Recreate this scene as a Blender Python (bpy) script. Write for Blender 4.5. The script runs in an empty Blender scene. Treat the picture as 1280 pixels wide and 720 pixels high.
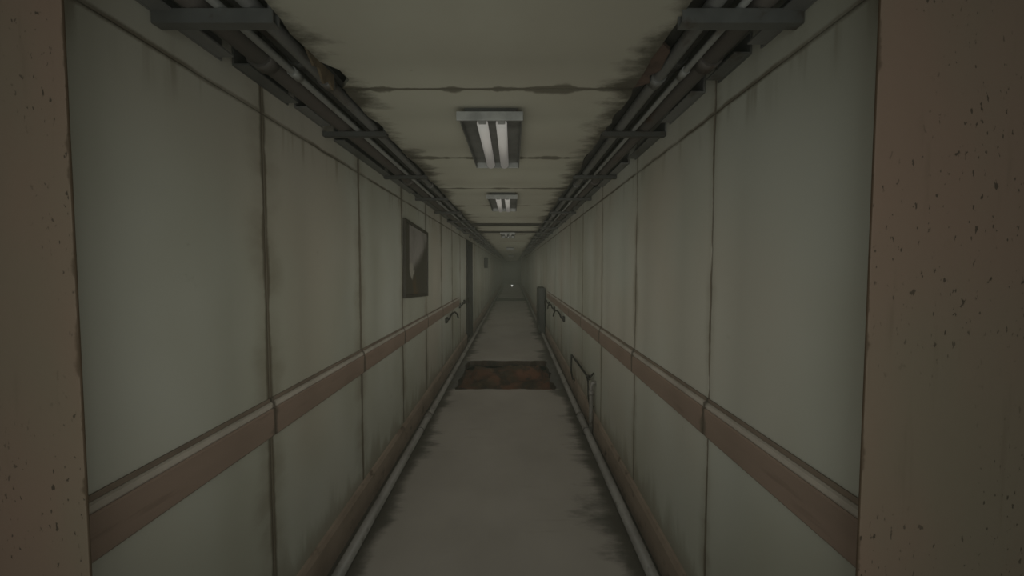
import bpy, bmesh, math, random
from mathutils import Vector, Matrix, noise as mnoise
random.seed(7)
SC = bpy.context.scene
COL = SC.collection
PI = math.pi

# ------------------------------------------------------------------ layout
XW = 0.893            # half width of the corridor
ZC = 2.302            # ceiling level
Y0 = 0.852            # where the corridor starts (brown portal)
J0, P = 1.686, 1.033  # first panel joint and panel width
YE = 41.0             # far end
XS = 0.565            # inner edge of the pipe slots
ZSEAM = 2.208

# ------------------------------------------------------------------ helpers
class MB:
    def __init__(s):
        s.bm = bmesh.new()
    def box(s, x0, x1, y0, y1, z0, z1, bev=0.0):
        bm = bmesh.new()
        v = [bm.verts.new((x, y, z)) for x in (x0, x1) for y in (y0, y1) for z in (z0, z1)]
        for f in ((0,1,3,2),(4,6,7,5),(0,4,5,1),(2,3,7,6),(0,2,6,4),(1,5,7,3)):
            bm.faces.new([v[i] for i in f])
        if bev > 0:
            bmesh.ops.bevel(bm, geom=bm.edges[:], offset=bev, segments=2, affect='EDGES', profile=0.6)
        s._merge(bm)
        return s
    def _merge(s, bm):
        me = bpy.data.meshes.new('tmp'); bm.to_mesh(me); bm.free()
        s.bm.from_mesh(me); bpy.data.meshes.remove(me)
    def tube(s, pts, r, seg=12, caps=True):
        pts = [Vector(p) for p in pts]
        n = len(pts)
        rs = r if isinstance(r, (list, tuple)) else [r] * n
        rings = []
        t0 = (pts[1] - pts[0]).normalized()
        up = Vector((0, 0, 1)) if abs(t0.z) < 0.9 else Vector((1, 0, 0))
        nrm = (up - t0 * up.dot(t0)).normalized()
        for i in range(n):
            if i == 0: t = pts[1] - pts[0]
            elif i == n - 1: t = pts[-1] - pts[-2]
            else: t = (pts[i+1] - pts[i]).normalized() + (pts[i] - pts[i-1]).normalized()
            t.normalize()
            nrm = (nrm - t * nrm.dot(t)).normalized()
            b = t.cross(nrm)
            ring = []
            for k in range(seg):
                a = 2 * PI * k / seg
                ring.append(s.bm.verts.new(pts[i] + (nrm * math.cos(a) + b * math.sin(a)) * rs[i]))
            rings.append(ring)
        for i in range(n - 1):
            for k in range(seg):
                f = s.bm.faces.new((rings[i][k], rings[i][(k+1) % seg], rings[i+1][(k+1) % seg], rings[i+1][k]))
                f.smooth = True
        if caps:
            s.bm.faces.new(rings[0][::-1]); s.bm.faces.new(rings[-1])
        return s
    def prism(s, poly, z0, z1):
        """polygon in xy (counter clockwise) extruded in z"""
        a = [s.bm.verts.new((x, y, z0)) for x, y in poly]
        b = [s.bm.verts.new((x, y, z1)) for x, y in poly]
        n = len(poly)
        s.bm.faces.new(a[::-1]); s.bm.faces.new(b)
        for i in range(n):
            j = (i + 1) % n
            s.bm.faces.new((a[i], a[j], b[j], b[i]))
        return s
    def profile_y(s, prof, y0, y1):
        """profile in xz extruded along y"""
        a = [s.bm.verts.new((x, y0, z)) for x, z in prof]
        b = [s.bm.verts.new((x, y1, z)) for x, z in prof]
        n = len(prof)
        s.bm.faces.new(a); s.bm.faces.new(b[::-1])
        for i in range(n):
            j = (i + 1) % n
            s.bm.faces.new((a[i], b[i], b[j], a[j]))
        return s
    def ball(s, c, r, scale=(1, 1, 1), seg=12):
        bm = bmesh.new()
        bmesh.ops.create_uvsphere(bm, u_segments=seg, v_segments=max(6, seg // 2), radius=r)
        bmesh.ops.scale(bm, vec=Vector(scale), verts=bm.verts)
        bmesh.ops.translate(bm, vec=Vector(c), verts=bm.verts)
        for f in bm.faces: f.smooth = True
        s._merge(bm)
        return s
    def build(s, name, mat, parent=None, loc=None):
        bmesh.ops.recalc_face_normals(s.bm, faces=s.bm.faces)
        me = bpy.data.meshes.new(name)
        if loc is not None:
            bmesh.ops.translate(s.bm, vec=-Vector(loc), verts=s.bm.verts)
        s.bm.to_mesh(me); s.bm.free()
        me.materials.append(mat)
        o = bpy.data.objects.new(name, me)
        COL.objects.link(o)
        if loc is not None: o.location = loc
        if parent is not None:
            o.parent = parent
        return o

def tag(o, label, cat, group=None, kind=None):
    o['label'] = label; o['category'] = cat
    if group: o['group'] = group
    if kind: o['kind'] = kind
    return o

def struct(o):
    o['kind'] = 'structure'
    return o

def empty(name, loc=(0, 0, 0)):
    o = bpy.data.objects.new(name, None)
    COL.objects.link(o); o.location = loc
    o.empty_display_size = 0.1
    return o

# ------------------------------------------------------------------ materials
class NT:
    def __init__(s, name):
        m = bpy.data.materials.new(name); m.use_nodes = True
        s.m = m; s.t = m.node_tree; s.n = s.t.nodes; s.l = s.t.links
        s.b = s.n['Principled BSDF']
        s._pos = None
    def link(s, a, b): s.l.new(a, b)
    def put(s, sock, v):
        if isinstance(v, bpy.types.NodeSocket): s.l.new(v, sock)
        else: sock.default_value = v
    def pos(s):
        if s._pos is None: s._pos = s.n.new('ShaderNodeNewGeometry').outputs['Position']
        return s._pos
    def sep(s, v):
        n = s.n.new('ShaderNodeSeparateXYZ'); s.l.new(v, n.inputs[0]); return n.outputs
    def math(s, op, a, b=None, c=None, clamp=False):
        n = s.n.new('ShaderNodeMath'); n.operation = op; n.use_clamp = clamp
        s.put(n.inputs[0], a)
        if b is not None: s.put(n.inputs[1], b)
        if c is not None: s.put(n.inputs[2], c)
        return n.outputs[0]
    def noise(s, scale=(1, 1, 1), sc=1.0, detail=4.0, rough=0.55, off=(0, 0, 0)):
        mp = s.n.new('ShaderNodeMapping'); mp.inputs['Scale'].default_value = scale
        mp.inputs['Location'].default_value = off
        s.l.new(s.pos(), mp.inputs[0])
        n = s.n.new('ShaderNodeTexNoise')
        n.inputs['Scale'].default_value = sc; n.inputs['Detail'].default_value = detail
        n.inputs['Roughness'].default_value = rough
        s.l.new(mp.outputs[0], n.inputs['Vector'])
        return n.outputs['Fac']
    def step(s, v, lo, hi, a=0.0, b=1.0):
        n = s.n.new('ShaderNodeMapRange'); n.interpolation_type = 'SMOOTHSTEP'
        s.put(n.inputs['Value'], v)
        s.put(n.inputs['From Min'], lo); s.put(n.inputs['From Max'], hi)
        n.inputs['To Min'].default_value = a; n.inputs['To Max'].default_value = b
        return n.outputs[0]
    def mix(s, fac, a, b):
        n = s.n.new('ShaderNodeMix'); n.data_type = 'RGBA'
        s.put(n.inputs[0], fac)
        for k, v in ((6, a), (7, b)):
            if isinstance(v, tuple) and len(v) == 3: v = (*v, 1.0)
            s.put(n.inputs[k], v)
        return n.outputs[2]
    def color(s, c):
        if isinstance(c, tuple) and len(c) == 3: c = (*c, 1.0)
        s.put(s.b.inputs['Base Color'], c)
    def rough(s, r): s.put(s.b.inputs['Roughness'], r)
    def bump(s, h, strength=0.3, dist=0.01):
        n = s.n.new('ShaderNodeBump'); n.inputs['Strength'].default_value = strength
        n.inputs['Distance'].default_value = dist
        s.l.new(h, n.inputs['Height']); s.l.new(n.outputs[0], s.b.inputs['Normal'])

WALLC  = (0.44, 0.445, 0.385)
WALLC2 = (0.36, 0.355, 0.285)
GRIME  = (0.12, 0.10, 0.068)

def wall_mat(name, w0, w1, seed):
    t = NT(name)
    x, y, z = t.sep(t.pos())
    big = t.noise((0.6, 0.9, 0.7), 1.0, 3, 0.5, off=(seed, 0, 0))
    col = t.mix(t.step(big, 0.35, 0.68), WALLC, WALLC2)
    warm = t.noise((0.6, 0.5, 0.5), 1.3, 2, 0.5, off=(seed, 7, 3))
    col = t.mix(t.step(warm, 0.46, 0.70, 0, 0.6), col, (0.42, 0.37, 0.30))
    # distance to the nearest upright joint, ragged
    ph = t.math('DIVIDE', t.math('SUBTRACT', y, J0), P)
    fr = t.math('SUBTRACT', ph, t.math('ROUND', ph))
    wob = t.math('MULTIPLY', t.math('SUBTRACT', t.noise((1, 1.0, 5.0), 1.0, 4, 0.6, off=(seed, 3, 0)), 0.5), 0.022)
    dj = t.math('ABSOLUTE', t.math('ADD', t.math('MULTIPLY', fr, P), wob))
    wn = t.noise((1, 1.5, 2.6), 1.0, 5, 0.65, off=(seed, 11, 5))
    wid = t.step(wn, 0.3, 0.75, w0, w1)
    core = t.math('SUBTRACT', 1.0, t.step(t.math('DIVIDE', dj, wid), 0.35, 1.0))
    halo = t.math('SUBTRACT', 1.0, t.step(t.math('DIVIDE', dj, wid), 0.6, 5.0))
    halo = t.math('MULTIPLY', halo, t.step(wn, 0.35, 0.7, 0.15, 0.6))
    # horizontal seam + drips
    sz = t.math('SUBTRACT', z, ZSEAM)
    szw = t.math('ABSOLUTE', t.math('ADD', sz, t.math('MULTIPLY', t.math('SUBTRACT', t.noise((1, 7, 1), 1.0, 4, 0.6, off=(seed, 2, 0)), 0.5), 0.02)))
    seam = t.math('SUBTRACT', 1.0, t.step(szw, 0.003, 0.016))
    seam = t.math('MULTIPLY', seam, t.step(t.noise((1, 3, 1), 1.0, 3, 0.5, off=(seed, 5, 0)), 0.3, 0.55, 0.45, 0.9))
    dn = t.noise((2, 13, 1.3), 1.0, 3, 0.5, off=(seed, 17, 0))
    dz = t.math('SUBTRACT', 1.0, t.step(t.math('MULTIPLY', sz, -1.0), 0.0, 0.17))
    drip = t.math('MULTIPLY', t.math('MULTIPLY', t.step(dn, 0.52, 0.72), dz), t.step(sz, -0.005, 0.005, 1, 0.25))
    drip = t.math('MULTIPLY', drip, 0.62)
    # dirt creeping up from the skirting
    bn = t.noise((1, 5, 1.2), 1.0, 4, 0.6, off=(seed, 23, 0))
    bot = t.math('SUBTRACT', 1.0, t.step(z, 0.19, t.step(bn, 0.3, 0.8, 0.23, 0.62)))
    bot = t.math('MULTIPLY', bot, 0.62)
    m = t.math('MAXIMUM', t.math('MAXIMUM', halo, drip), bot)
    spk = t.noise((6, 6, 6), 1.0, 5, 0.7, off=(seed, 31, 0))
    m = t.math('MAXIMUM', m, t.step(spk, 0.66, 0.78, 0, 0.35))
    col = t.mix(m, col, (0.17, 0.145, 0.095))
    col = t.mix(t.math('MAXIMUM', core, seam), col, GRIME)
    t.color(col); t.rough(0.62)
    t.bump(t.noise((1, 1, 1), 9.0, 4), 0.15, 0.004)
    return t.m

def ceiling_mat():
    t = NT('ceiling_paint')
    x, y, z = t.sep(t.pos())
    big = t.noise((1.2, 0.9, 1), 1.0, 4, 0.55, off=(3, 1, 0))
    col = t.mix(t.step(big, 0.35, 0.7), (0.415, 0.405, 0.325), (0.365, 0.345, 0.275))
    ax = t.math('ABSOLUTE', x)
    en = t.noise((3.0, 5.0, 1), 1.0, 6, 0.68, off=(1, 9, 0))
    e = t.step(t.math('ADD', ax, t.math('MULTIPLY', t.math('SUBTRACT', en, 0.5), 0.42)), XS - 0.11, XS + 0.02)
    ph = t.math('DIVIDE', t.math('SUBTRACT', y, J0), P)
    fr = t.math('SUBTRACT', ph, t.math('ROUND', ph))
    dj = t.math('ABSOLUTE', t.math('MULTIPLY', fr, P))
    jn = t.noise((4.5, 1.2, 1), 1.0, 4, 0.6, off=(5, 2, 0))
    jw = t.step(jn, 0.42, 0.66, 0.013, 0.065)
    j = t.math('SUBTRACT', 1.0, t.step(t.math('DIVIDE', dj, jw), 0.45, 1.0))
    sp = t.step(t.noise((7, 7, 1), 1.0, 5, 0.7, off=(2, 2, 0)), 0.66, 0.76, 0, 0.45)
    m = t.math('MAXIMUM', sp, t.math('MULTIPLY', j, 0.85))
    col = t.mix(m, col, (0.10, 0.088, 0.06))
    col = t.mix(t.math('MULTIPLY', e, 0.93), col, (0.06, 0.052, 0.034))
    t.color(col); t.rough(0.75)
    t.bump(t.noise((1, 1, 1), 12, 4), 0.2, 0.004)
    return t.m

def floor_mat():
    t = NT('floor_screed')
    x, y, z = t.sep(t.pos())
    big = t.noise((1.3, 0.8, 1), 1.0, 4, 0.55)
    col = t.mix(t.step(big, 0.3, 0.7), (0.385, 0.352, 0.312), (0.325, 0.297, 0.26))
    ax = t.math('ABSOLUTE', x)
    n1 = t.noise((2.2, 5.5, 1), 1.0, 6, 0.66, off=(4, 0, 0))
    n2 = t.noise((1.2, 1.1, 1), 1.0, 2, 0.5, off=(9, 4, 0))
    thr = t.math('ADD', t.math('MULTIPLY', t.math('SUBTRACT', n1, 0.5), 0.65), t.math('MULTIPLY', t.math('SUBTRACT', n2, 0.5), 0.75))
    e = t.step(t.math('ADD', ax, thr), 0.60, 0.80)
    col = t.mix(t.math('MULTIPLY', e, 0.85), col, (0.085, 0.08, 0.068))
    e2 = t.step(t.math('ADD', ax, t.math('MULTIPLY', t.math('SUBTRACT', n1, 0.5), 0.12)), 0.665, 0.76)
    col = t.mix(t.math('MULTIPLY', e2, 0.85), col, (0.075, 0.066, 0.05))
    sc_ = t.step(t.noise((1.5, 14, 1), 1.0, 4, 0.6, off=(2, 8, 0)), 0.60, 0.75, 0, 0.22)
    col = t.mix(sc_, col, (0.16, 0.145, 0.125))
    sp = t.step(t.noise((18, 18, 1), 1.0, 3, 0.6, off=(2, 6, 0)), 0.73, 0.78, 0, 0.6)
    col = t.mix(sp, col, (0.08, 0.07, 0.05))
    hx = t.math('MAXIMUM', t.math('SUBTRACT', ax, 0.62), 0.0)
    hy = t.math('MAXIMUM', t.math('SUBTRACT', t.math('ABSOLUTE', t.math('SUBTRACT', y, 6.335)), 0.82), 0.0)
    hd = t.math('ADD', t.math('MULTIPLY', hx, 1.0), t.math('MULTIPLY', hy, 4.0))
    hd = t.math('ADD', hd, t.math('MULTIPLY', t.math('SUBTRACT', n1, 0.5), 0.25))
    col = t.mix(t.math('SUBTRACT', 1.0, t.step(hd, 0.02, 0.22), None, True), col, (0.10, 0.095, 0.088))
    # broken edge below the surface is dark rusty rubble
    en = t.noise((7, 7, 14), 1.0, 4, 0.6, off=(3, 1, 0))
    edge = t.mix(t.step(en, 0.4, 0.65), (0.05, 0.028, 0.015), (0.02, 0.015, 0.009))
    col = t.mix(t.step(z, -0.012, -0.004, 1.0, 0.0), col, edge)
    t.color(col); t.rough(0.7)
    t.bump(t.noise((1, 1, 1), 14, 5), 0.25, 0.004)
    return t.m

def portal_mat():
    t = NT('portal_paint')
    x, y, z = t.sep(t.pos())
    big = t.noise((2.2, 1, 1.0), 1.0, 3, 0.55, off=(1, 0, 4))
    col = t.mix(t.step(big, 0.35, 0.66), (0.222, 0.150, 0.106), (0.195, 0.157, 0.107))
    fl = t.noise((110, 1, 48), 1.0, 3, 0.55, off=(0, 0, 3))
    area = t.noise((3.5, 1, 2.0), 1.0, 2, 0.5, off=(6, 0, 1))
    f = t.math('MULTIPLY', t.step(fl, 0.64, 0.68), t.step(area, 0.44, 0.58))
    col = t.mix(t.math('MULTIPLY', f, 0.85), col, (0.045, 0.033, 0.02))
    st = t.step(t.noise((26, 1, 2.2), 1.0, 4, 0.6, off=(8, 0, 1)), 0.58, 0.75, 0, 0.3)
    col = t.mix(st, col, (0.12, 0.088, 0.055))
    # rusted arris
    ed = t.math('SUBTRACT', t.math('ABSOLUTE', t.math('SUBTRACT', x, 0.016)), 0.785)
    en = t.noise((1, 1, 5.5), 1.0, 5, 0.65, off=(2, 3, 0))
    e = t.math('SUBTRACT', 1.0, t.step(ed, 0.0, t.step(en, 0.48, 0.75, 0.002, 0.030)))
    col = t.mix(t.math('MULTIPLY', e, 0.85), col, (0.06, 0.036, 0.016))
    t.color(col); t.rough(0.7)
    t.bump(t.noise((1, 1, 1), 18, 5), 0.25, 0.004)
    return t.m

def metal_mat(name, c1, c2, rust=(0.09, 0.05, 0.025), amt=0.6, scale=(5, 1.5, 5), rough=0.5, metallic=0.35):
    t = NT(name)
    n1 = t.noise(scale, 1.0, 4, 0.6)
    col = t.mix(t.step(n1, 0.35, 0.7), c1, c2)
    n2 = t.noise((scale[0] * 2, scale[1] * 2, scale[2] * 2), 1.0, 5, 0.65, off=(4, 4, 4))
    col = t.mix(t.step(n2, 0.56, 0.70, 0, amt), col, rust)
    t.color(col); t.rough(rough); t.b.inputs['Metallic'].default_value = metallic
    t.bump(t.noise((1, 1, 1), 40, 3), 0.12, 0.002)
    return t.m

def plain_mat(name, c, rough=0.6, metallic=0.0, var=0.25, sc=6.0):
    t = NT(name)
    n = t.noise((1, 1, 1), sc, 4, 0.6)
    c2 = tuple(v * (1 - var) for v in c)
    t.color(t.mix(t.step(n, 0.35, 0.7), c, c2)); t.rough(rough)
    t.b.inputs['Metallic'].default_value = metallic
    return t.m

def emit_mat(name, c, e, strength):
    t = NT(name)
    t.color(c); t.rough(0.4)
    t.b.inputs['Emission Color'].default_value = (*e, 1)
    t.b.inputs['Emission Strength'].default_value = strength
    return t.m

def rust_mat():
    t = NT('rusty_rubble')
    n1 = t.noise((2.6, 2.6, 2.6), 1.0, 5, 0.6)
    col = t.mix(t.step(n1, 0.38, 0.62), (0.135, 0.052, 0.024), (0.055, 0.034, 0.016))
    n2 = t.noise((3.5, 2.0, 3.0), 1.0, 4, 0.6, off=(7, 2, 0))
    col = t.mix(t.step(n2, 0.55, 0.68, 0, 0.8), col, (0.16, 0.12, 0.062))
    n3 = t.noise((4.2, 3.0, 4.2), 1.0, 6, 0.72, off=(2, 7, 0))
    col = t.mix(t.step(n3, 0.50, 0.62, 0, 0.88), col, (0.022, 0.015, 0.008))
    t.color(col); t.rough(0.85)
    t.bump(t.noise((1, 1, 1), 22, 6, 0.7), 0.6, 0.02)
    return t.m

def canvas_mat():
    """dark weathered picture: generic cloudy blotches, local coordinates in metres"""
    t = NT('faded_canvas')
    tc = t.n.new('ShaderNodeTexCoord'); t._pos = tc.outputs['Object']
    x, y, z = t.sep(t._pos)
    n1 = t.noise((1, 2.2, 1.7), 1.0, 4, 0.55, off=(0, 1.3, 0.4))
    diag = t.math('ADD', t.math('SUBTRACT', z, t.math('MULTIPLY', y, 0.38)), t.math('MULTIPLY', t.math('SUBTRACT', n1, 0.5), 0.75))
    sky = t.math('MULTIPLY', t.step(diag, -0.06, 0.16), t.step(t.noise((1, 4, 4), 1.0, 4, 0.6, off=(0, 9, 1)), 0.25, 0.6, 0.55, 1.0))
    sky = t.math('MULTIPLY', sky, t.step(y, -0.335, -0.31))
    col = t.mix(sky, (0.06, 0.052, 0.036), (0.27, 0.25, 0.225))
    low = t.math('SUBTRACT', 1.0, t.step(z, -0.30, -0.08))
    n2 = t.noise((1, 5, 4), 1.0, 3, 0.6, off=(0, 4, 0))
    org = t.math('MULTIPLY', low, t.step(t.math('SUBTRACT', n2, t.math('MULTIPLY', t.math('ABSOLUTE', t.math('ADD', y, 0.12)), 0.5)), 0.42, 0.6))
    col = t.mix(t.math('MULTIPLY', org, 0.55), col, (0.13, 0.075, 0.025))
    # one pale fleck
    dy = t.math('MULTIPLY', t.math('ADD', y, 0.22), 0.75)
    dz = t.math('ADD', z, 0.10)
    d = t.math('SQRT', t.math('ADD', t.math('MULTIPLY', dy, dy), t.math('MULTIPLY', dz, dz)))
    n3 = t.noise((1, 14, 14), 1.0, 3, 0.6, off=(0, 4, 2))
    fl = t.math('SUBTRACT', 1.0, t.step(t.math('ADD', d, t.math('MULTIPLY', t.math('SUBTRACT', n3, 0.5), 0.14)), 0.05, 0.075))
    col = t.mix(fl, col, (0.32, 0.30, 0.25))
    t.color(col); t.rough(0.8)
    return t.m

M = {}
M['wall_l'] = wall_mat('wall_paint_left', 0.018, 0.040, 0.0)
M['wall_r'] = wall_mat('wall_paint_right', 0.009, 0.02, 40.0)
M['ceil'] = ceiling_mat()
M['floor'] = floor_mat()
M['portal'] = portal_mat()
M['void'] = plain_mat('dark_backing', (0.045, 0.04, 0.03), 0.9)
M['slab'] = plain_mat('slab_soffit', (0.075, 0.07, 0.055), 0.9)
M['skirt'] = metal_mat('skirting_paint', (0.30, 0.235, 0.18), (0.225, 0.172, 0.13), (0.07, 0.052, 0.034), 0.85, (4, 2.5, 4), 0.6, 0.0)
M['rail_cap'] = plain_mat('worn_rail_edge', (0.44, 0.395, 0.335), 0.5, 0, 0.2, 5)
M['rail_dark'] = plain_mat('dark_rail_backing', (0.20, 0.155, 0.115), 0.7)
def joint_grime(m):
    nt = m.node_tree; b = nt.nodes['Principled BSDF']; src = b.inputs['Base Color'].links[0].from_socket
    t = NT.__new__(NT); t.m = m; t.t = nt; t.n = nt.nodes; t.l = nt.links; t.b = b; t._pos = None
    x, y, z = t.sep(t.pos())
    ph = t.math('DIVIDE', t.math('SUBTRACT', y, J0), P)
    dj = t.math('ABSOLUTE', t.math('MULTIPLY', t.math('SUBTRACT', ph, t.math('ROUND', ph)), P))
    n = t.noise((3, 6, 12), 1.0, 4, 0.6)
    f = t.math('SUBTRACT', 1.0, t.step(dj, 0.004, t.step(n, 0.3, 0.75, 0.012, 0.06)))
    t.color(t.mix(t.math('MULTIPLY', f, 0.85), src, (0.085, 0.07, 0.048)))
    return m
M['rail'] = metal_mat('handrail_wood', (0.265, 0.192, 0.148), (0.235, 0.172, 0.132), (0.12, 0.085, 0.06), 0.35, (5, 1.2, 12), 0.45, 0.0)
M['iron'] = metal_mat('black_iron', (0.022, 0.02, 0.016), (0.03, 0.027, 0.02), (0.05, 0.03, 0.015), 0.5, (9, 9, 9), 0.6, 0.3)
M['pipe_grey'] = metal_mat('grey_pipe_paint', (0.175, 0.175, 0.165), (0.13, 0.128, 0.115), (0.07, 0.05, 0.035), 0.7, (4, 1.2, 4), 0.42, 0.2)
M['pipe_dark'] = metal_mat('dark_pipe', (0.075, 0.075, 0.068), (0.055, 0.053, 0.045), (0.05, 0.03, 0.018), 0.7, (4, 1.5, 4), 0.5, 0.3)
M['pipe_pale'] = metal_mat('pale_conduit', (0.30, 0.305, 0.285), (0.22, 0.22, 0.2), (0.09, 0.07, 0.05), 0.6, (6, 2, 6), 0.4, 0.2)
M['pipe_rust'] = metal_mat('rusty_pipe', (0.105, 0.09, 0.078), (0.085, 0.078, 0.068), (0.06, 0.03, 0.018), 0.8, (5, 1.5, 5), 0.6, 0.2)
M['rack'] = metal_mat('rack_steel', (0.15, 0.153, 0.142), (0.11, 0.11, 0.10), (0.065, 0.042, 0.025), 0.7, (4, 3, 4), 0.45, 0.4)
M['fl_pipe'] = metal_mat('floor_pipe_paint', (0.235, 0.222, 0.197), (0.165, 0.153, 0.135), (0.075, 0.062, 0.046), 0.85, (5, 3.2, 5), 0.45, 0.0)
M['rust'] = rust_mat()
M['canvas'] = canvas_mat()
M['frame'] = plain_mat('dark_frame', (0.05, 0.042, 0.028), 0.6)
M['fixture'] = plain_mat('fixture_enamel', (0.30, 0.305, 0.285), 0.45, 0.0, 0.35, 9)
M['fixture_in'] = plain_mat('fixture_reflector', (0.15, 0.15, 0.135), 0.5, 0.0, 0.4, 7)
M['tube'] = emit_mat('tube_glass', (0.6, 0.58, 0.55), (1.0, 0.95, 0.90), 0.085)
M['tube_dead'] = plain_mat('dusty_tube_glass', (0.33, 0.32, 0.30), 0.4)
M['door'] = metal_mat('dark_door_paint', (0.014, 0.012, 0.008), (0.011, 0.0095, 0.0065), (0.03, 0.02, 0.012), 0.6, (3, 3, 1), 0.6, 0.1)
M['enddoor'] = plain_mat('end_door_paint', (0.06, 0.062, 0.05), 0.7)
M['cabinet'] = metal_mat('cabinet_paint', (0.028, 0.03, 0.025), (0.024, 0.024, 0.02), (0.035, 0.025, 0.015), 0.6, (4, 4, 2), 0.55, 0.1)
M['box'] = plain_mat('dark_box_paint', (0.02, 0.02, 0.016), 0.6)
M['debris'] = plain_mat('rotten_board', (0.12, 0.088, 0.05), 0.9, 0.0, 0.5, 14)
M['scrap_red'] = plain_mat('red_brown_board', (0.105, 0.066, 0.048), 0.9, 0.0, 0.4, 14)
M['lamp'] = emit_mat('lit_lamp_glass', (0.8, 0.8, 0.75), (1.0, 0.98, 0.9), 1.6)

# ------------------------------------------------------------------ setting
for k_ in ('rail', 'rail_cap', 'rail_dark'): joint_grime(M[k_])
def joints():
    ys = [Y0]
    k = 0
    while J0 + P * k < YE - 0.3:
        ys.append(J0 + P * k); k += 1
    ys.append(YE)
    return ys
JY = joints()
DY0, DY1 = J0 + P * 7 + 0.05, J0 + P * 8 + 0.12     # dark doorway in the left wall
G = 0.003
def wall_side(s, name, mat, backmat):
    mb = MB()
    def panel(a, b, z0, z1):
        x0, x1 = (s * XW, s * (XW + 0.03))
        mb.box(min(x0, x1), max(x0, x1), a, b, z0, z1, 0.004)
    for a, b in zip(JY[:-1], JY[1:]):
        a2 = a + (G if a > Y0 else 0); b2 = b - G
        if s < 0 and b > DY0 + 0.001:
            continue
        panel(a2, b2, 0.0, ZSEAM - 0.001)
        panel(a2, b2, ZSEAM + 0.001, 2.62)
    if s < 0:
        last = [j for j in JY if j <= DY0 - 0.001][-1]
        panel(last + G, DY0, 0.0, ZSEAM - 0.001); panel(last + G, DY0, ZSEAM + 0.001, 2.62)
        panel(DY0, DY1, 2.16, 2.62)
        panel(DY1, 20.0, 0.0, 2.62); panel(20.0 + G, YE, 0.0, 2.62)
    o = struct(mb.build(name, mat))
    # dark backing seen in the joints
    bb = MB()
    xa, xb = sorted((s * (XW + 0.031), s * (XW + 0.09)))
    if s < 0:
        bb.box(xa, xb, Y0 + 0.01, DY0, -0.2, 2.62); bb.box(xa, xb, DY1, YE, -0.2, 2.62)
        bb.box(xa, xb, DY0, DY1, 2.16, 2.62)
        bb.box(-XW - 0.31, -XW - 0.25, DY0 - 0.1, DY1 + 0.1, -0.2, 2.62)
    else:
        bb.box(xa, xb, Y0 + 0.01, YE, -0.2, 2.62)
    bb.build('wall_backing', backmat, o)
    return o
wall_side(-1, 'wall_left', M['wall_l'], M['void'])
wall_side(1, 'wall_right', M['wall_r'], M['void'])

# brown portal walls facing the camera
PXL, PXR = -0.769, 0.801      # inner edges of the portal
struct(MB().box(-2.3, PXL, Y0 - 0.022, Y0 - 0.016, 0.0, 2.75, 0.002).box(-2.3, -XW - 0.1, Y0 - 0.016, Y0 + 0.10, 0.0, 2.75).build('wall_front_left', M['portal']))
struct(MB().box(PXR, 2.3, Y0 - 0.022, Y0 - 0.016, 0.0, 2.75, 0.002).box(XW + 0.1, 2.3, Y0 - 0.016, Y0 + 0.10, 0.0, 2.75).build('wall_front_right', M['portal']))
struct(MB().box(-XW - 0.1, XW + 0.1, YE, YE + 0.1, -0.2, 2.75).build('wall_back', M['void']))

# floor with the broken hole
HX0, HX1, HY0, HY1 = -0.665, 0.655, 5.47, 7.20
def ragged(p0, p1, n, amp, seed):
    out = []
    for i in range(n + 1):
        t = i / n
        x = p0[0] + (p1[0] - p0[0]) * t; y = p0[1] + (p1[1] - p0[1]) * t
        w = mnoise.noise(Vector((x * 3.1 + seed, y * 3.1, seed))) * amp + mnoise.noise(Vector((x * 11 + seed, y * 11, seed))) * amp * 0.5
        if 0 < i < n:
            dx, dy = p1[0] - p0[0], p1[1] - p0[1]; L = math.hypot(dx, dy)
            x += -dy / L * w; y += dx / L * w
        out.append((x, y))
    return out
FT = -0.10
mb = MB()
near = ragged((HX1, HY0), (HX0, HY0), 26, 0.05, 1.3)
far = ragged((HX0, HY1), (HX1, HY1), 26, 0.06, 5.1)
lft = ragged((HX0, HY0), (HX0, HY1), 22, 0.05, 8.4)
rgt = ragged((HX1, HY1), (HX1, HY0), 22, 0.07, 2.9)
xe = XW + 0.031
mb.prism([(-xe, Y0), (xe, Y0), (xe, HY0)] + near + [(-xe, HY0)], FT, 0.0)
mb.prism([(-xe, HY1)] + far + [(xe, HY1), (xe, 20.4), (-xe, 20.4)], FT, 0.0)
mb.prism([(-xe, HY0)] + lft + [(-xe, HY1)], FT, 0.0)
mb.prism([(xe, HY1)] + rgt + [(xe, HY0)], FT, 0.0)
mb.prism([(-xe, 22.3), (xe, 22.3), (xe, YE), (-xe, YE)], FT, 0.0)
mb.prism([(-2.3, -2.2), (2.3, -2.2), (2.3, Y0), (-2.3, Y0)], FT, 0.0)
struct(mb.build('floor', M['floor']))
struct(MB().box(-xe, xe, 20.4, 22.3, FT, -0.012).build('trim_1', M['void']))

# ceiling: one slab per panel with rotten, ragged edges, and the slab above the pipe slots
mb = MB()
cj = [Y0 - 3.2, Y0 - 0.4] + JY[1:]
for i, (a, b) in enumerate(zip(cj[:-1], cj[1:])):
    a2, b2 = a + 0.006, b - 0.006
    n = 16
    amp = 0.022 if b < 12 else 0.01
    r = [(XS + mnoise.noise(Vector((y * 4.0, 3.3, 0))) * amp + mnoise.noise(Vector((y * 17.0, 9.3, 0))) * amp * 0.7, y) for y in [a2 + (b2 - a2) * k / n for k in range(n + 1)]]
    l = [(-XS + mnoise.noise(Vector((y * 4.0, 7.7, 0))) * amp + mnoise.noise(Vector((y * 17.0, 1.3, 0))) * amp * 0.7, y) for y in [b2 - (b2 - a2) * k / n for k in range(n + 1)]]
    if i == 1:   # broken corners just before the first joint
        l = [(x + (0.05 if 1.50 < y < 1.66 else 0.0), y) for x, y in l]
    mb.prism(r + l, ZC, ZC + 0.018)
ceil = struct(mb.build('ceiling', M['ceil']))
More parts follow.
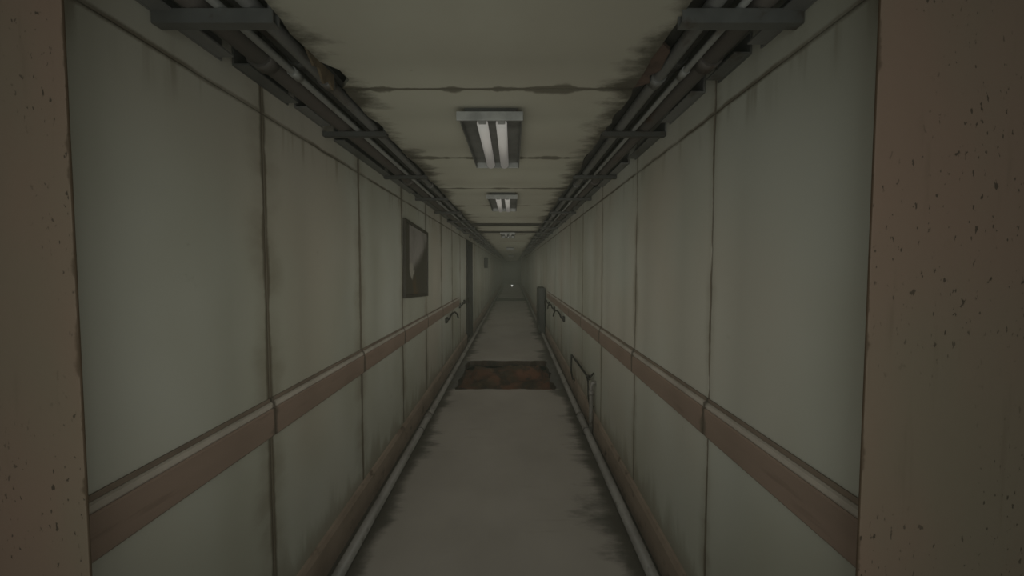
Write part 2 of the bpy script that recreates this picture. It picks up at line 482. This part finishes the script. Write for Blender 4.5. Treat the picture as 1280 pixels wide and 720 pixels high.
MB().box(-2.3, 2.3, -2.2, YE, 2.621, 2.75).build('upper_slab', M['slab'], ceil)
MB().box(-XS + 0.03, -XS + 0.06, Y0 - 0.4, YE, ZC + 0.019, 2.62).box(XS - 0.06, XS - 0.03, Y0 - 0.4, YE, ZC + 0.019, 2.62).build('slot_lining', M['void'], ceil)

for ya, yb in ((6.62, 6.92), (8.02, 8.24)):
    MB().box(-XS + 0.01, XS - 0.01, ya, yb, ZC - 0.022, ZC - 0.0005, 0.003).build('dark_batten', M['void'], ceil)
# skirting
for s, nm in ((-1, 'baseboard_left'), (1, 'baseboard_right')):
    mb = MB()
    prof = [(s * XW, 0.0), (s * (XW - 0.022), 0.0), (s * (XW - 0.022), 0.165), (s * (XW - 0.012), 0.19), (s * XW, 0.197)]
    if s < 0:
        mb.profile_y(prof, Y0 + 0.002, DY0 - 0.08); mb.profile_y(prof, DY1 + 0.08, YE - 0.01)
    else:
        mb.profile_y(prof, Y0 + 0.002, YE - 0.01)
    struct(mb.build(nm, M['skirt']))

# dark doorway on the left
dr = struct(MB().box(-XW - 0.13, -XW - 0.09, DY0 + 0.05, DY1 - 0.05, 0.002, 2.10, 0.004).build('door_1', M['door']))
MB().box(-XW - 0.12, -XW + 0.025, DY0 - 0.05, DY0 + 0.05, 0.0, 2.20, 0.004).box(-XW - 0.12, -XW + 0.025, DY1 - 0.05, DY1 + 0.05, 0.0, 2.20, 0.004).box(-XW - 0.12, -XW + 0.022, DY0 + 0.05, DY1 - 0.05, 2.10, 2.20, 0.004).build('door_frame', M['door'], dr)
MB().tube([(-XW - 0.09, DY0 + 0.15, 1.02), (-XW - 0.04, DY0 + 0.15, 1.02), (-XW - 0.04, DY0 + 0.27, 1.02)], 0.011).build('door_handle', M['pipe_pale'], dr)

# end of the corridor: dark double door
de = struct(MB().box(-0.80, -0.004, YE - 0.06, YE - 0.012, 0.01, 2.2, 0.004).box(0.004, 0.80, YE - 0.06, YE - 0.012, 0.01, 2.2, 0.004).build('door_2', M['enddoor']))
MB().box(-0.885, -0.80, YE - 0.09, YE - 0.012, 0, 2.29).box(0.80, 0.885, YE - 0.09, YE - 0.012, 0, 2.29).box(-0.80, 0.80, YE - 0.09, YE - 0.012, 2.2, 2.29).build('door_frame', M['enddoor'], de)

# ------------------------------------------------------------------ things
# rubble filled hole
bm = MB()
nx, ny = 46, 60
vs = []
for j in range(ny + 1):
    row = []
    for i in range(nx + 1):
        x = -0.78 + 1.56 * i / nx; y = 5.32 + 2.0 * j / ny
        h = mnoise.fractal(Vector((x * 2.2, y * 2.2, 3.1)), 0.9, 2.1, 5) * 0.075
        h += 0.13 * max(0, mnoise.noise(Vector((x * 2.1 + 4, y * 2.3, 8.0))))
        row.append(bm.bm.verts.new((x, y, min(-0.103, -0.19 + h) if not (abs(x) < 0.56 and 5.62 < y < 7.08) else min(-0.02, -0.19 + h + 0.10 * max(0, min(1, (y - 6.55) / 0.4))))))
    vs.append(row)
for j in range(ny):
    for i in range(nx):
        f = bm.bm.faces.new((vs[j][i], vs[j][i+1], vs[j+1][i+1], vs[j+1][i])); f.smooth = True
# skirt so that the rubble has a body
bot = {}
ring = [vs[0][i] for i in range(nx + 1)] + [vs[j][nx] for j in range(1, ny + 1)] + [vs[ny][i] for i in range(nx - 1, -1, -1)] + [vs[j][0] for j in range(ny - 1, 0, -1)]
low = [bm.bm.verts.new((v.co.x, v.co.y, -0.34)) for v in ring]
for i in range(len(ring)):
    j = (i + 1) % len(ring)
    bm.bm.faces.new((ring[i], low[i], low[j], ring[j]))
bm.bm.faces.new(low)
tag(bm.build('rubble_bed', M['rust'], None, (0, 6.3, -0.34)), 'bed of rusty brown rubble in the broken hole across the floor', 'rubble', kind='stuff')

# floor pipes along both walls
for s, lab in ((-1, 'grey floor pipe running along the foot of the left wall'), (1, 'grey floor pipe running along the foot of the right wall')):
    x = s * (XW - (0.098 if s < 0 else 0.084))
    y1 = 40.5
    root = empty('floor_pipe', (x, Y0 + 0.06, 0.0))
    tag(root, lab, 'pipe')
    L = y1 - Y0 - 0.06
    MB().tube([(0, -0.05, 0.033), (0, L, 0.033)], 0.031, 20).build('pipe_body', M['fl_pipe'], root)
    for k in range(9):
        yy = 0.35 + 2.066 * k * 1.5
        MB().tube([(0, yy - 0.035, 0.037), (0, yy + 0.035, 0.037)], 0.0364, 20).build('coupling', M['fl_pipe'], root)
    for k in range(12):
        yy = 1.0 + 2.066 * k
        MB().box(-0.043, 0.043, yy - 0.018, yy + 0.018, 0.0, 0.003).tube([(0.034 * math.cos(PI * q / 8), yy, 0.033 + 0.034 * math.sin(PI * q / 8)) for q in range(9)], 0.0035, 6).build('saddle_clip', M['pipe_dark'], root)

# handrails
def handrail(s, lab, yend, hooks):
    root = empty('handrail', (s * XW, Y0 + 0.1, 1.03))
    tag(root, lab, 'handrail')
    ox, oy, oz = root.location
    def T(x, y, z): return (s * (-x), y - oy, z - oz)       # x = distance out from the wall
    ys = [Y0 - 0.005] + [j for j in JY[1:] if j < yend] + [yend]
    for a, b in zip(ys[:-1], ys[1:]):
        e0, e1 = a + 0.005 - oy, b - 0.005 - oy
        # stepped section: dark top strip, worn pale bead, broad brown board
        pr = [(0.002, 0.918), (0.017, 0.918), (0.021, 0.924), (0.022, 1.026), (0.018, 1.032), (0.002, 1.032)]
        mb = MB(); mb.profile_y([(s * -u, z - oz) for u, z in pr], e0, e1)
        mb.build('rail_board', M['rail'], root)
        pr = [(0.002, 1.0325), (0.016, 1.0325), (0.019, 1.038), (0.016, 1.052), (0.009, 1.056), (0.002, 1.056)]
        mb = MB(); mb.profile_y([(s * -u, z - oz) for u, z in pr], e0, e1)
        mb.build('rail_bead', M['rail_cap'], root)['label'] = 'worn pale bead along the handrail'
        x0, x1 = sorted((s * -0.002, s * -0.007))
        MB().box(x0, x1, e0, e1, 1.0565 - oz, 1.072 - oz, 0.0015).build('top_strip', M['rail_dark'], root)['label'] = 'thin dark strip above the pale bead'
        x0, x1 = sorted((s * -0.0003, s * -0.002))
        MB().box(x0, x1, e0 - 0.004, e1 + 0.004, 0.925 - oz, 1.066 - oz).build('wall_batten', M['iron'], root)
    for (ya, yb, z0, z1) in hooks:
        pts = []
        for u, dy, dz in ((0.0, 0, 0.5), (0.04, 0.0, 0.5), (0.055, 0.03, 0.62), (0.06, 0.14, 0.88), (0.065, 0.3, 0.99), (0.07, 0.46, 1.0), (0.07, 0.64, 0.94), (0.075, 0.8, 0.72), (0.08, 0.92, 0.4), (0.08, 1.0, 0.0)):
            pts.append(T(u, ya + dy * (yb - ya), z0 + dz * (z1 - z0)))
        br = MB().tube(pts, 0.013, 10).build('bracket', M['iron'], root)
        zp = (z0 + z1) / 2
        x0, x1 = sorted((T(0, 0, 0)[0], T(0.03, 0, 0)[0]))
        MB().box(x0, x1, ya - 0.06 - oy, ya + 0.06 - oy, zp - 0.045 - oz, zp + 0.035 - oz, 0.008).build('wall_plate', M['iron'], br)
    return root
handrail(-1, 'brown handrail along the left wall, passing under the crooked picture', 7.6,
         [(6.16, 6.95, 0.77, 0.905), (7.72, 8.25, 0.86, 0.96), (8.42, 8.8, 0.86, 0.99)])
handrail(1, 'brown handrail along the right wall, ending at a dark metal cabinet', 9.6,
         [(6.43, 7.4, 0.75, 0.895), (7.9, 8.6, 0.77, 0.90), (9.0, 9.5, 0.78, 0.90)])

# black bent frame against the right wall and the pale riser
root = empty('wall_frame', (XW - 0.06, 4.7, 0.0))
tag(root, 'bent black metal rod frame leaning low against the right wall', 'metal frame')
fy0, fy1 = -0.62, 0.52
MB().tube([(0.0, fy0 - 0.10, 0.535), (0.0, fy0, 0.53), (0, 0, 0.525), (0, fy1, 0.51)], 0.012, 10).build('top_bar', M['iron'], root)
MB().tube([(0.0, fy1, 0.515), (0.0, fy1 + 0.03, 0.3), (0.02, fy1 + 0.02, 0.198), (0.038, fy1 + 0.02, 0.198), (0.04, fy1 + 0.02, 0.15)], 0.011, 10).build('leg', M['iron'], root)
MB().tube([(0.0, fy0, 0.53), (0.005, fy0 - 0.01, 0.32), (0.02, fy0, 0.25), (0.058, fy0, 0.235)], 0.008, 10).build('leg', M['iron'], root)
MB().ball((0, fy0 - 0.02, 0.535), 0.024).tube([(-0.01, fy0 - 0.02, 0.50), (0.055, fy0 - 0.02, 0.575)], 0.009, 8).tube([(-0.015, fy0 - 0.06, 0.56), (0.02, fy0 + 0.04, 0.505)], 0.009, 8).build('clamp', M['iron'], root)
MB().ball((0.03, fy0, 0.24), 0.02).build('foot_clip', M['iron'], root)
root = empty('riser_pipe', (XW - 0.045, 3.98, 0.0))
tag(root, 'short pale upright pipe beside the black rod frame, right wall', 'pipe')
MB().tube([(0, 0, 0.0), (0, 0, 0.25), (0, 0, 0.46), (0.012, 0, 0.495), (0.046, 0, 0.50)], 0.019, 12).build('pipe_body', M['fl_pipe'], root)
MB().tube([(0, 0, 0.38), (0, 0, 0.42)], 0.025, 12).build('coupling', M['fl_pipe'], root)

# crooked picture on the left wall
root = empty('picture', (-XW + 0.001, 4.28, 1.665))
tag(root, 'dark weathered picture in a thin frame hanging crooked on left wall', 'picture')
root.rotation_euler = (math.radians(-2.6), 0, 0)
hw, hh = 0.505, 0.36
MB().box(0.004, 0.016, -hw + 0.02, hw - 0.02, -hh + 0.02, hh - 0.02).build('canvas', M['canvas'], root)
MB().box(0.0, 0.028, -hw, -hw + 0.03, -hh, hh, 0.003).box(0.0, 0.028, hw - 0.03, hw, -hh, hh, 0.003).box(0.0, 0.0275, -hw + 0.03, hw - 0.03, hh - 0.03, hh, 0.003).box(0.0, 0.0275, -hw + 0.03, hw - 0.03, -hh, -hh + 0.03, 0.003).build('frame', M['frame'], root)
MB().box(0.0, 0.004, -hw + 0.02, hw - 0.02, -hh + 0.02, hh - 0.02).build('backing_board', M['frame'], root)

# cabinet on the right, box on the left
cy = 10.0
root = empty('wall_cabinet', (XW - 0.125, cy + 0.45, 0.0))
tag(root, 'dark metal cabinet standing against the right wall at the handrail end', 'cabinet')
MB().box(-0.035, 0.10, -0.45, 0.45, 0.06, 1.12, 0.006).build('body', M['cabinet'], root)
MB().box(-0.02, 0.10, -0.43, 0.43, 0.0, 0.06).build('plinth', M['cabinet'], root)
for a, b in ((-0.44, -0.005), (0.005, 0.44)):
    d = MB().box(-0.053, -0.036, a, b, 0.08, 1.10, 0.004).build('door', M['cabinet'], root)
    yy = b - 0.06 if a < 0 else a + 0.06
    MB().tube([(-0.053, yy, 0.55), (-0.078, yy, 0.56), (-0.078, yy, 0.66), (-0.053, yy, 0.67)], 0.006, 8).build('handle', M['pipe_grey'], d)
root = empty('wall_box', (-XW, 14.6, 1.6))
tag(root, 'small dark box on the left wall beyond the dark doorway', 'box')
MB().box(0.0, 0.115, -0.15, 0.15, 0.0, 0.36, 0.008).build('body', M['box'], root)
MB().box(0.115, 0.123, -0.13, 0.13, 0.02, 0.34, 0.003).build('cover', M['box'], root)

# small lit lamp on the floor at the far end
root = empty('floor_lantern', (0.035, 35.0, 0.0))
tag(root, 'tiny white glowing lantern on the floor at the far end', 'lantern')
MB().tube([(0, 0, 0.0), (0, 0, 0.03), (0, 0, 0.05)], [0.05, 0.05, 0.035], 14).build('base', M['pipe_grey'], root)
MB().tube([(0, 0, 0.05), (0, 0, 0.10), (0, 0, 0.17), (0, 0, 0.19)], [0.03, 0.055, 0.085, 0.06], 14).build('globe', M['lamp'], root)
MB().tube([(0, 0, 0.19), (0, 0, 0.215), (0, 0, 0.225)], [0.065, 0.05, 0.015], 14).build('cap', M['pipe_grey'], root)

# ceiling light fixtures
def fixture(yc, lab, tm):
    root = empty('ceiling_light', (0.0, yc, ZC))
    tag(root, lab, 'ceiling light', 'fluorescent fittings along the ceiling')
    L, W = 0.43, 0.137
    mb = MB()
    mb.box(-W, W, -L, L, -0.030, -0.022)
    for sx in (-1, 1):
        x0, x1 = sorted((sx * W, sx * (W - 0.006)))
        mb.box(x0, x1, -L, L, -0.062, -0.030)
    mb.build('housing', M['fixture_in'], root)
    MB().box(-W - 0.012, W + 0.004, -L - 0.012, -L, -0.064, -0.026, 0.002).build('end_plate', M['fixture'], root)
    MB().box(-W, W, L, L + 0.012, -0.062, -0.026, 0.002).build('end_plate', M['fixture'], root)
    for ya in (-L + 0.02, L - 0.06):
        MB().box(-W + 0.02, W - 0.02, ya, ya + 0.04, -0.022, -0.0002).build('mount', M['pipe_dark'], root)
    for x in (-0.040, 0.045):
        tb = MB().tube([(x, -L + 0.05, -0.0565), (x, L - 0.06, -0.0565)], 0.025, 16).build('tube', M[tm], root)
        MB().box(x - 0.016, x + 0.016, -L + 0.0005, -L + 0.048, -0.062, -0.030, 0.002).build('tube_holder', M['fixture'], tb)
        MB().box(x - 0.012, x + 0.012, L - 0.058, L - 0.04, -0.060, -0.030, 0.002).build('tube_holder', M['fixture'], tb)
    return root
FY = [2.29 + 2.066 * k for k in (0, 1, 3, 6, 10)]
ordn = ['nearest', 'second nearest', 'third nearest, unlit', 'fourth nearest, unlit', 'farthest, unlit']
for y, w in zip(FY, ordn):
    fixture(y, 'twin tube ceiling light, ' + w + ' in the row down the corridor', 'tube' if y < 6 else 'tube_dead')

# pipe racks and pipes in the slots
def rack(s, lab):
    root = empty('pipe_rack', (s * XW, Y0, ZC))
    tag(root, lab, 'pipe rack')
    def X(a, b): return sorted((s * -a, s * -b))     # distances out from the wall
    yb = 1.195
    k = 0
    while yb + P * k < 22:
        y = yb + P * k - Y0
        x0, x1 = X(0.004, 0.335)
        mb = MB()
        d = -0.030 if k == 0 else -0.014
        mb.box(x0, x1, y - 0.018, y + 0.018, d - 0.005, d)
        mb.box(x0, x1, y - 0.018, y - 0.013, d, 0.004)
        mb.box(x0, x1, y + 0.013, y + 0.018, d, 0.004)
        mb.build('crossbar', M['rack'] if k == 0 else M['pipe_dark'], root)
        xr = X(0.318, 0.326)
        MB().tube([(s * -0.318, y, d + 0.002), (s * -0.318, y, 0.3)], 0.006, 8).build('hanger_rod', M['rack'], root)
        k += 1
    # pressed angle fixed to the wall, in lengths with cut ends
    segs = ([(0.12, 0.52), (0.58, 0.80), (0.92, 1.30), (1.36, 1.9), (2.05, 2.9), (3.0, 4.4), (4.6, 6.5), (6.7, 12), (12.2, 20)] if s > 0 else
            [(0.12, 0.60), (0.66, 1.02), (1.08, 1.35), (1.5, 2.4), (2.5, 3.2), (3.3, 5.4), (5.5, 7.9), (9.5, 20)])
    for i, (a, b) in enumerate(segs):
        dz = 0.012 * ((i * 7) % 3) - 0.004
        mb = MB()
        x0, x1 = X(0.003, 0.009); mb.box(x0, x1, a, b, 0.0 + dz, 0.07 + dz)
        x0, x1 = X(0.009, 0.062); mb.box(x0, x1, a, b - 0.02, 0.002 + dz, 0.008 + dz)
        mb.build('wall_angle', M['rack'] if i % 2 else M['pipe_grey'], root)
    # flat cable tray at the ceiling side
    x0, x1 = X(0.215, 0.30)
    tr = MB().box(x0, x1, 0.12, 20, 0.052, 0.056)
    a, b = X(0.215, 0.219); tr.box(a, b, 0.12, 20, 0.056, 0.082)
    a, b = X(0.296, 0.300); tr.box(a, b, 0.12, 20, 0.056, 0.082)
    tr.build('cable_tray', M['pipe_dark'], root)
    return root
rack(-1, 'grey steel pipe rack in the slot above the left wall')
rack(1, 'grey steel pipe rack in the slot above the right wall')

def run(name, s, out, z, r, mat, lab, y0=0.87, y1=30.0, sag=0.0, cup=2.066, cat='pipe'):
    x = s * (XW - out)
    root = empty(name, (x, y0, z)); tag(root, lab, cat)
    n = max(2, int((y1 - y0) / 0.5167))
    pts = []
    for k in range(n + 1):
        yy = (y1 - y0) * k / n
        w = mnoise.noise(Vector((yy * 0.8, out * 30 + s, 2.0)))
        pts.append((w * sag * 0.6, yy, -abs(math.sin(yy * PI / P * 0.5)) * sag + abs(w) * 0.0))
    MB().tube(pts, r, 14).build('pipe_body' if cat == 'pipe' else 'cable_sheath', M[mat], root)
    if cup:
        k = 0
        yy = 0.55 + out
        while yy < min(12, y1 - y0 - 0.2):
            ii = min(n - 1, int(yy / ((y1 - y0) / n)))
            p, q = Vector(pts[ii]), Vector(pts[ii + 1])
            c = p + (q - p) * ((yy - p.y) / (q.y - p.y))
            MB().tube([c + Vector((0, -0.03, 0)), c + Vector((0, 0.03, 0))], r * 1.18 + 0.002, 14).build('coupling', M[mat], root)
            yy += cup
    return root
# z of pipe axes: the crossbars' lips are at ZC + 0.004
ZP = ZC + 0.0045
run('ceiling_pipe', -1, 0.105, ZP + 0.040, 0.040, 'pipe_rust', 'thick brownish pipe next to the wall in the left pipe slot')
run('conduit', -1, 0.180, ZP + 0.0135, 0.0130, 'pipe_pale', 'thin pale conduit lying in the middle of the left pipe slot', cup=3.1)
run('ceiling_pipe', -1, 0.190, ZP + 0.075, 0.028, 'pipe_dark', 'dark pipe lying above the pale conduit, left slot')
run('ceiling_pipe', -1, 0.262, ZP + 0.0235, 0.0225, 'pipe_grey', 'grey pipe beside the ceiling edge in the left slot')
run('ceiling_pipe', 1, 0.105, ZP + 0.034, 0.034, 'pipe_rust', 'brownish pipe next to the wall in the right pipe slot')
run('conduit', 1, 0.168, ZP + 0.0115, 0.0110, 'pipe_pale', 'thin pale conduit lying in the middle of the right pipe slot', cup=3.1)
run('ceiling_pipe', 1, 0.185, ZP + 0.070, 0.026, 'pipe_dark', 'dark pipe lying above the pale conduit, right slot')
run('ceiling_pipe', 1, 0.240, ZP + 0.0235, 0.0225, 'pipe_grey', 'grey pipe beside the ceiling edge in the right slot')

# torn scraps of the ceiling board along the slots
def shard(name, pts, th, mat):
    bm = MB()
    a = [bm.bm.verts.new(p) for p in pts]
    b = [bm.bm.verts.new((p[0] + th[0], p[1] + th[1], p[2] + th[2])) for p in pts]
    n = len(pts)
    bm.bm.faces.new(a); bm.bm.faces.new(b[::-1])
    for i in range(n):
        j = (i + 1) % n
        bm.bm.faces.new((a[i], b[i], b[j], a[j]))
    return bm.build(name, M[mat], ceil)
shard('torn_scrap', [(-0.572, 1.38, ZC + 0.004), (-0.568, 1.58, ZC + 0.004), (-0.576, 1.59, ZC - 0.045), (-0.571, 1.545, ZC - 0.03), (-0.575, 1.51, ZC - 0.055), (-0.570, 1.46, ZC - 0.022), (-0.572, 1.43, ZC - 0.030)], (0.008, 0, 0), 'debris')
shard('torn_scrap', [(0.56, 1.36, ZC + 0.012), (0.615, 1.42, ZC + 0.012), (0.63, 1.56, ZC + 0.012), (0.605, 1.60, ZC + 0.012), (0.625, 1.66, ZC + 0.012), (0.56, 1.72, ZC + 0.012)], (0, 0, 0.012), 'scrap_red')
shard('torn_scrap', [(0.574, 0.98, ZC + 0.004), (0.572, 1.10, ZC + 0.004), (0.576, 1.08, ZC - 0.028), (0.573, 1.03, ZC - 0.016)], (-0.007, 0, 0), 'debris')

# ------------------------------------------------------------------ camera
cam = bpy.data.cameras.new('camera'); co = bpy.data.objects.new('camera', cam); COL.objects.link(co)
co.location = (0.096, 0.0, 1.60)
co.rotation_euler = (math.radians(90 - 2.73), 0, 0)
cam.sensor_width = 36.0; cam.lens = 36.0 * 525 / 1280
cam.shift_x = -1.0 / 1280
cam.clip_start = 0.02; cam.clip_end = 200
SC.camera = co

# ------------------------------------------------------------------ light
FILL, VEST = 4.15, 16.0
# soft fill lights added in mid-air along the corridor, all throwing their light onwards
ly = -0.087
while ly < 40:
    stp = 0.5165 if ly < 12 else 1.033
    l = bpy.data.lights.new('corridor_fill', 'AREA'); l.shape = 'RECTANGLE'; l.size = 0.9; l.size_y = 0.9
    l.energy = FILL * stp / 1.033 * (1.0 if ly < 7 else max(0.30, 1.0 - (ly - 7) * 0.05)); l.color = (1.0, 0.985, 0.905)
    o = bpy.data.objects.new('corridor_fill', l); COL.objects.link(o)
    o.location = (0.0, ly, 1.38); o.rotation_euler = (math.radians(90), 0, 0)
    ly += stp
l = bpy.data.lights.new('vestibule_fill', 'AREA'); l.shape = 'RECTANGLE'; l.size = 1.6; l.size_y = 1.0  # unseen fill added behind the camera to light the portal and first panels
l.energy = VEST; l.color = (0.92, 1.0, 0.96)
o = bpy.data.objects.new('vestibule_fill', l); COL.objects.link(o)
o.location = (0.05, -1.5, 1.75); o.rotation_euler = (math.radians(86), 0, 0)

w = bpy.data.worlds.new('world'); SC.world = w; w.use_nodes = True
wn = w.node_tree.nodes; wl = w.node_tree.links
bg = wn['Background']; bg.inputs['Color'].default_value = (0.5, 0.55, 0.5, 1); bg.inputs['Strength'].default_value = 0.0
vs_ = wn.new('ShaderNodeVolumeScatter'); vs_.inputs['Color'].default_value = (0.90, 0.95, 0.78, 1)
vs_.inputs['Density'].default_value = 0.0075
va_ = wn.new('ShaderNodeVolumeAbsorption'); va_.inputs['Color'].default_value = (0.04, 0.04, 0.02, 1)
va_.inputs['Density'].default_value = 0.028
vadd = wn.new('ShaderNodeAddShader')
wl.new(vs_.outputs[0], vadd.inputs[0]); wl.new(va_.outputs[0], vadd.inputs[1])
wl.new(vadd.outputs[0], wn['World Output'].inputs['Volume'])

# ------------------------------------------------------------------ view
SC.view_settings.view_transform = 'Standard'
SC.view_settings.look = 'None'
SC.view_settings.gamma = 1.0
SC.view_settings.use_curve_mapping = False
SC.view_settings.exposure = -0.13
cy_ = SC.cycles
cy_.use_denoising = True
cy_.max_bounces = 8; cy_.diffuse_bounces = 6; cy_.volume_bounces = 1
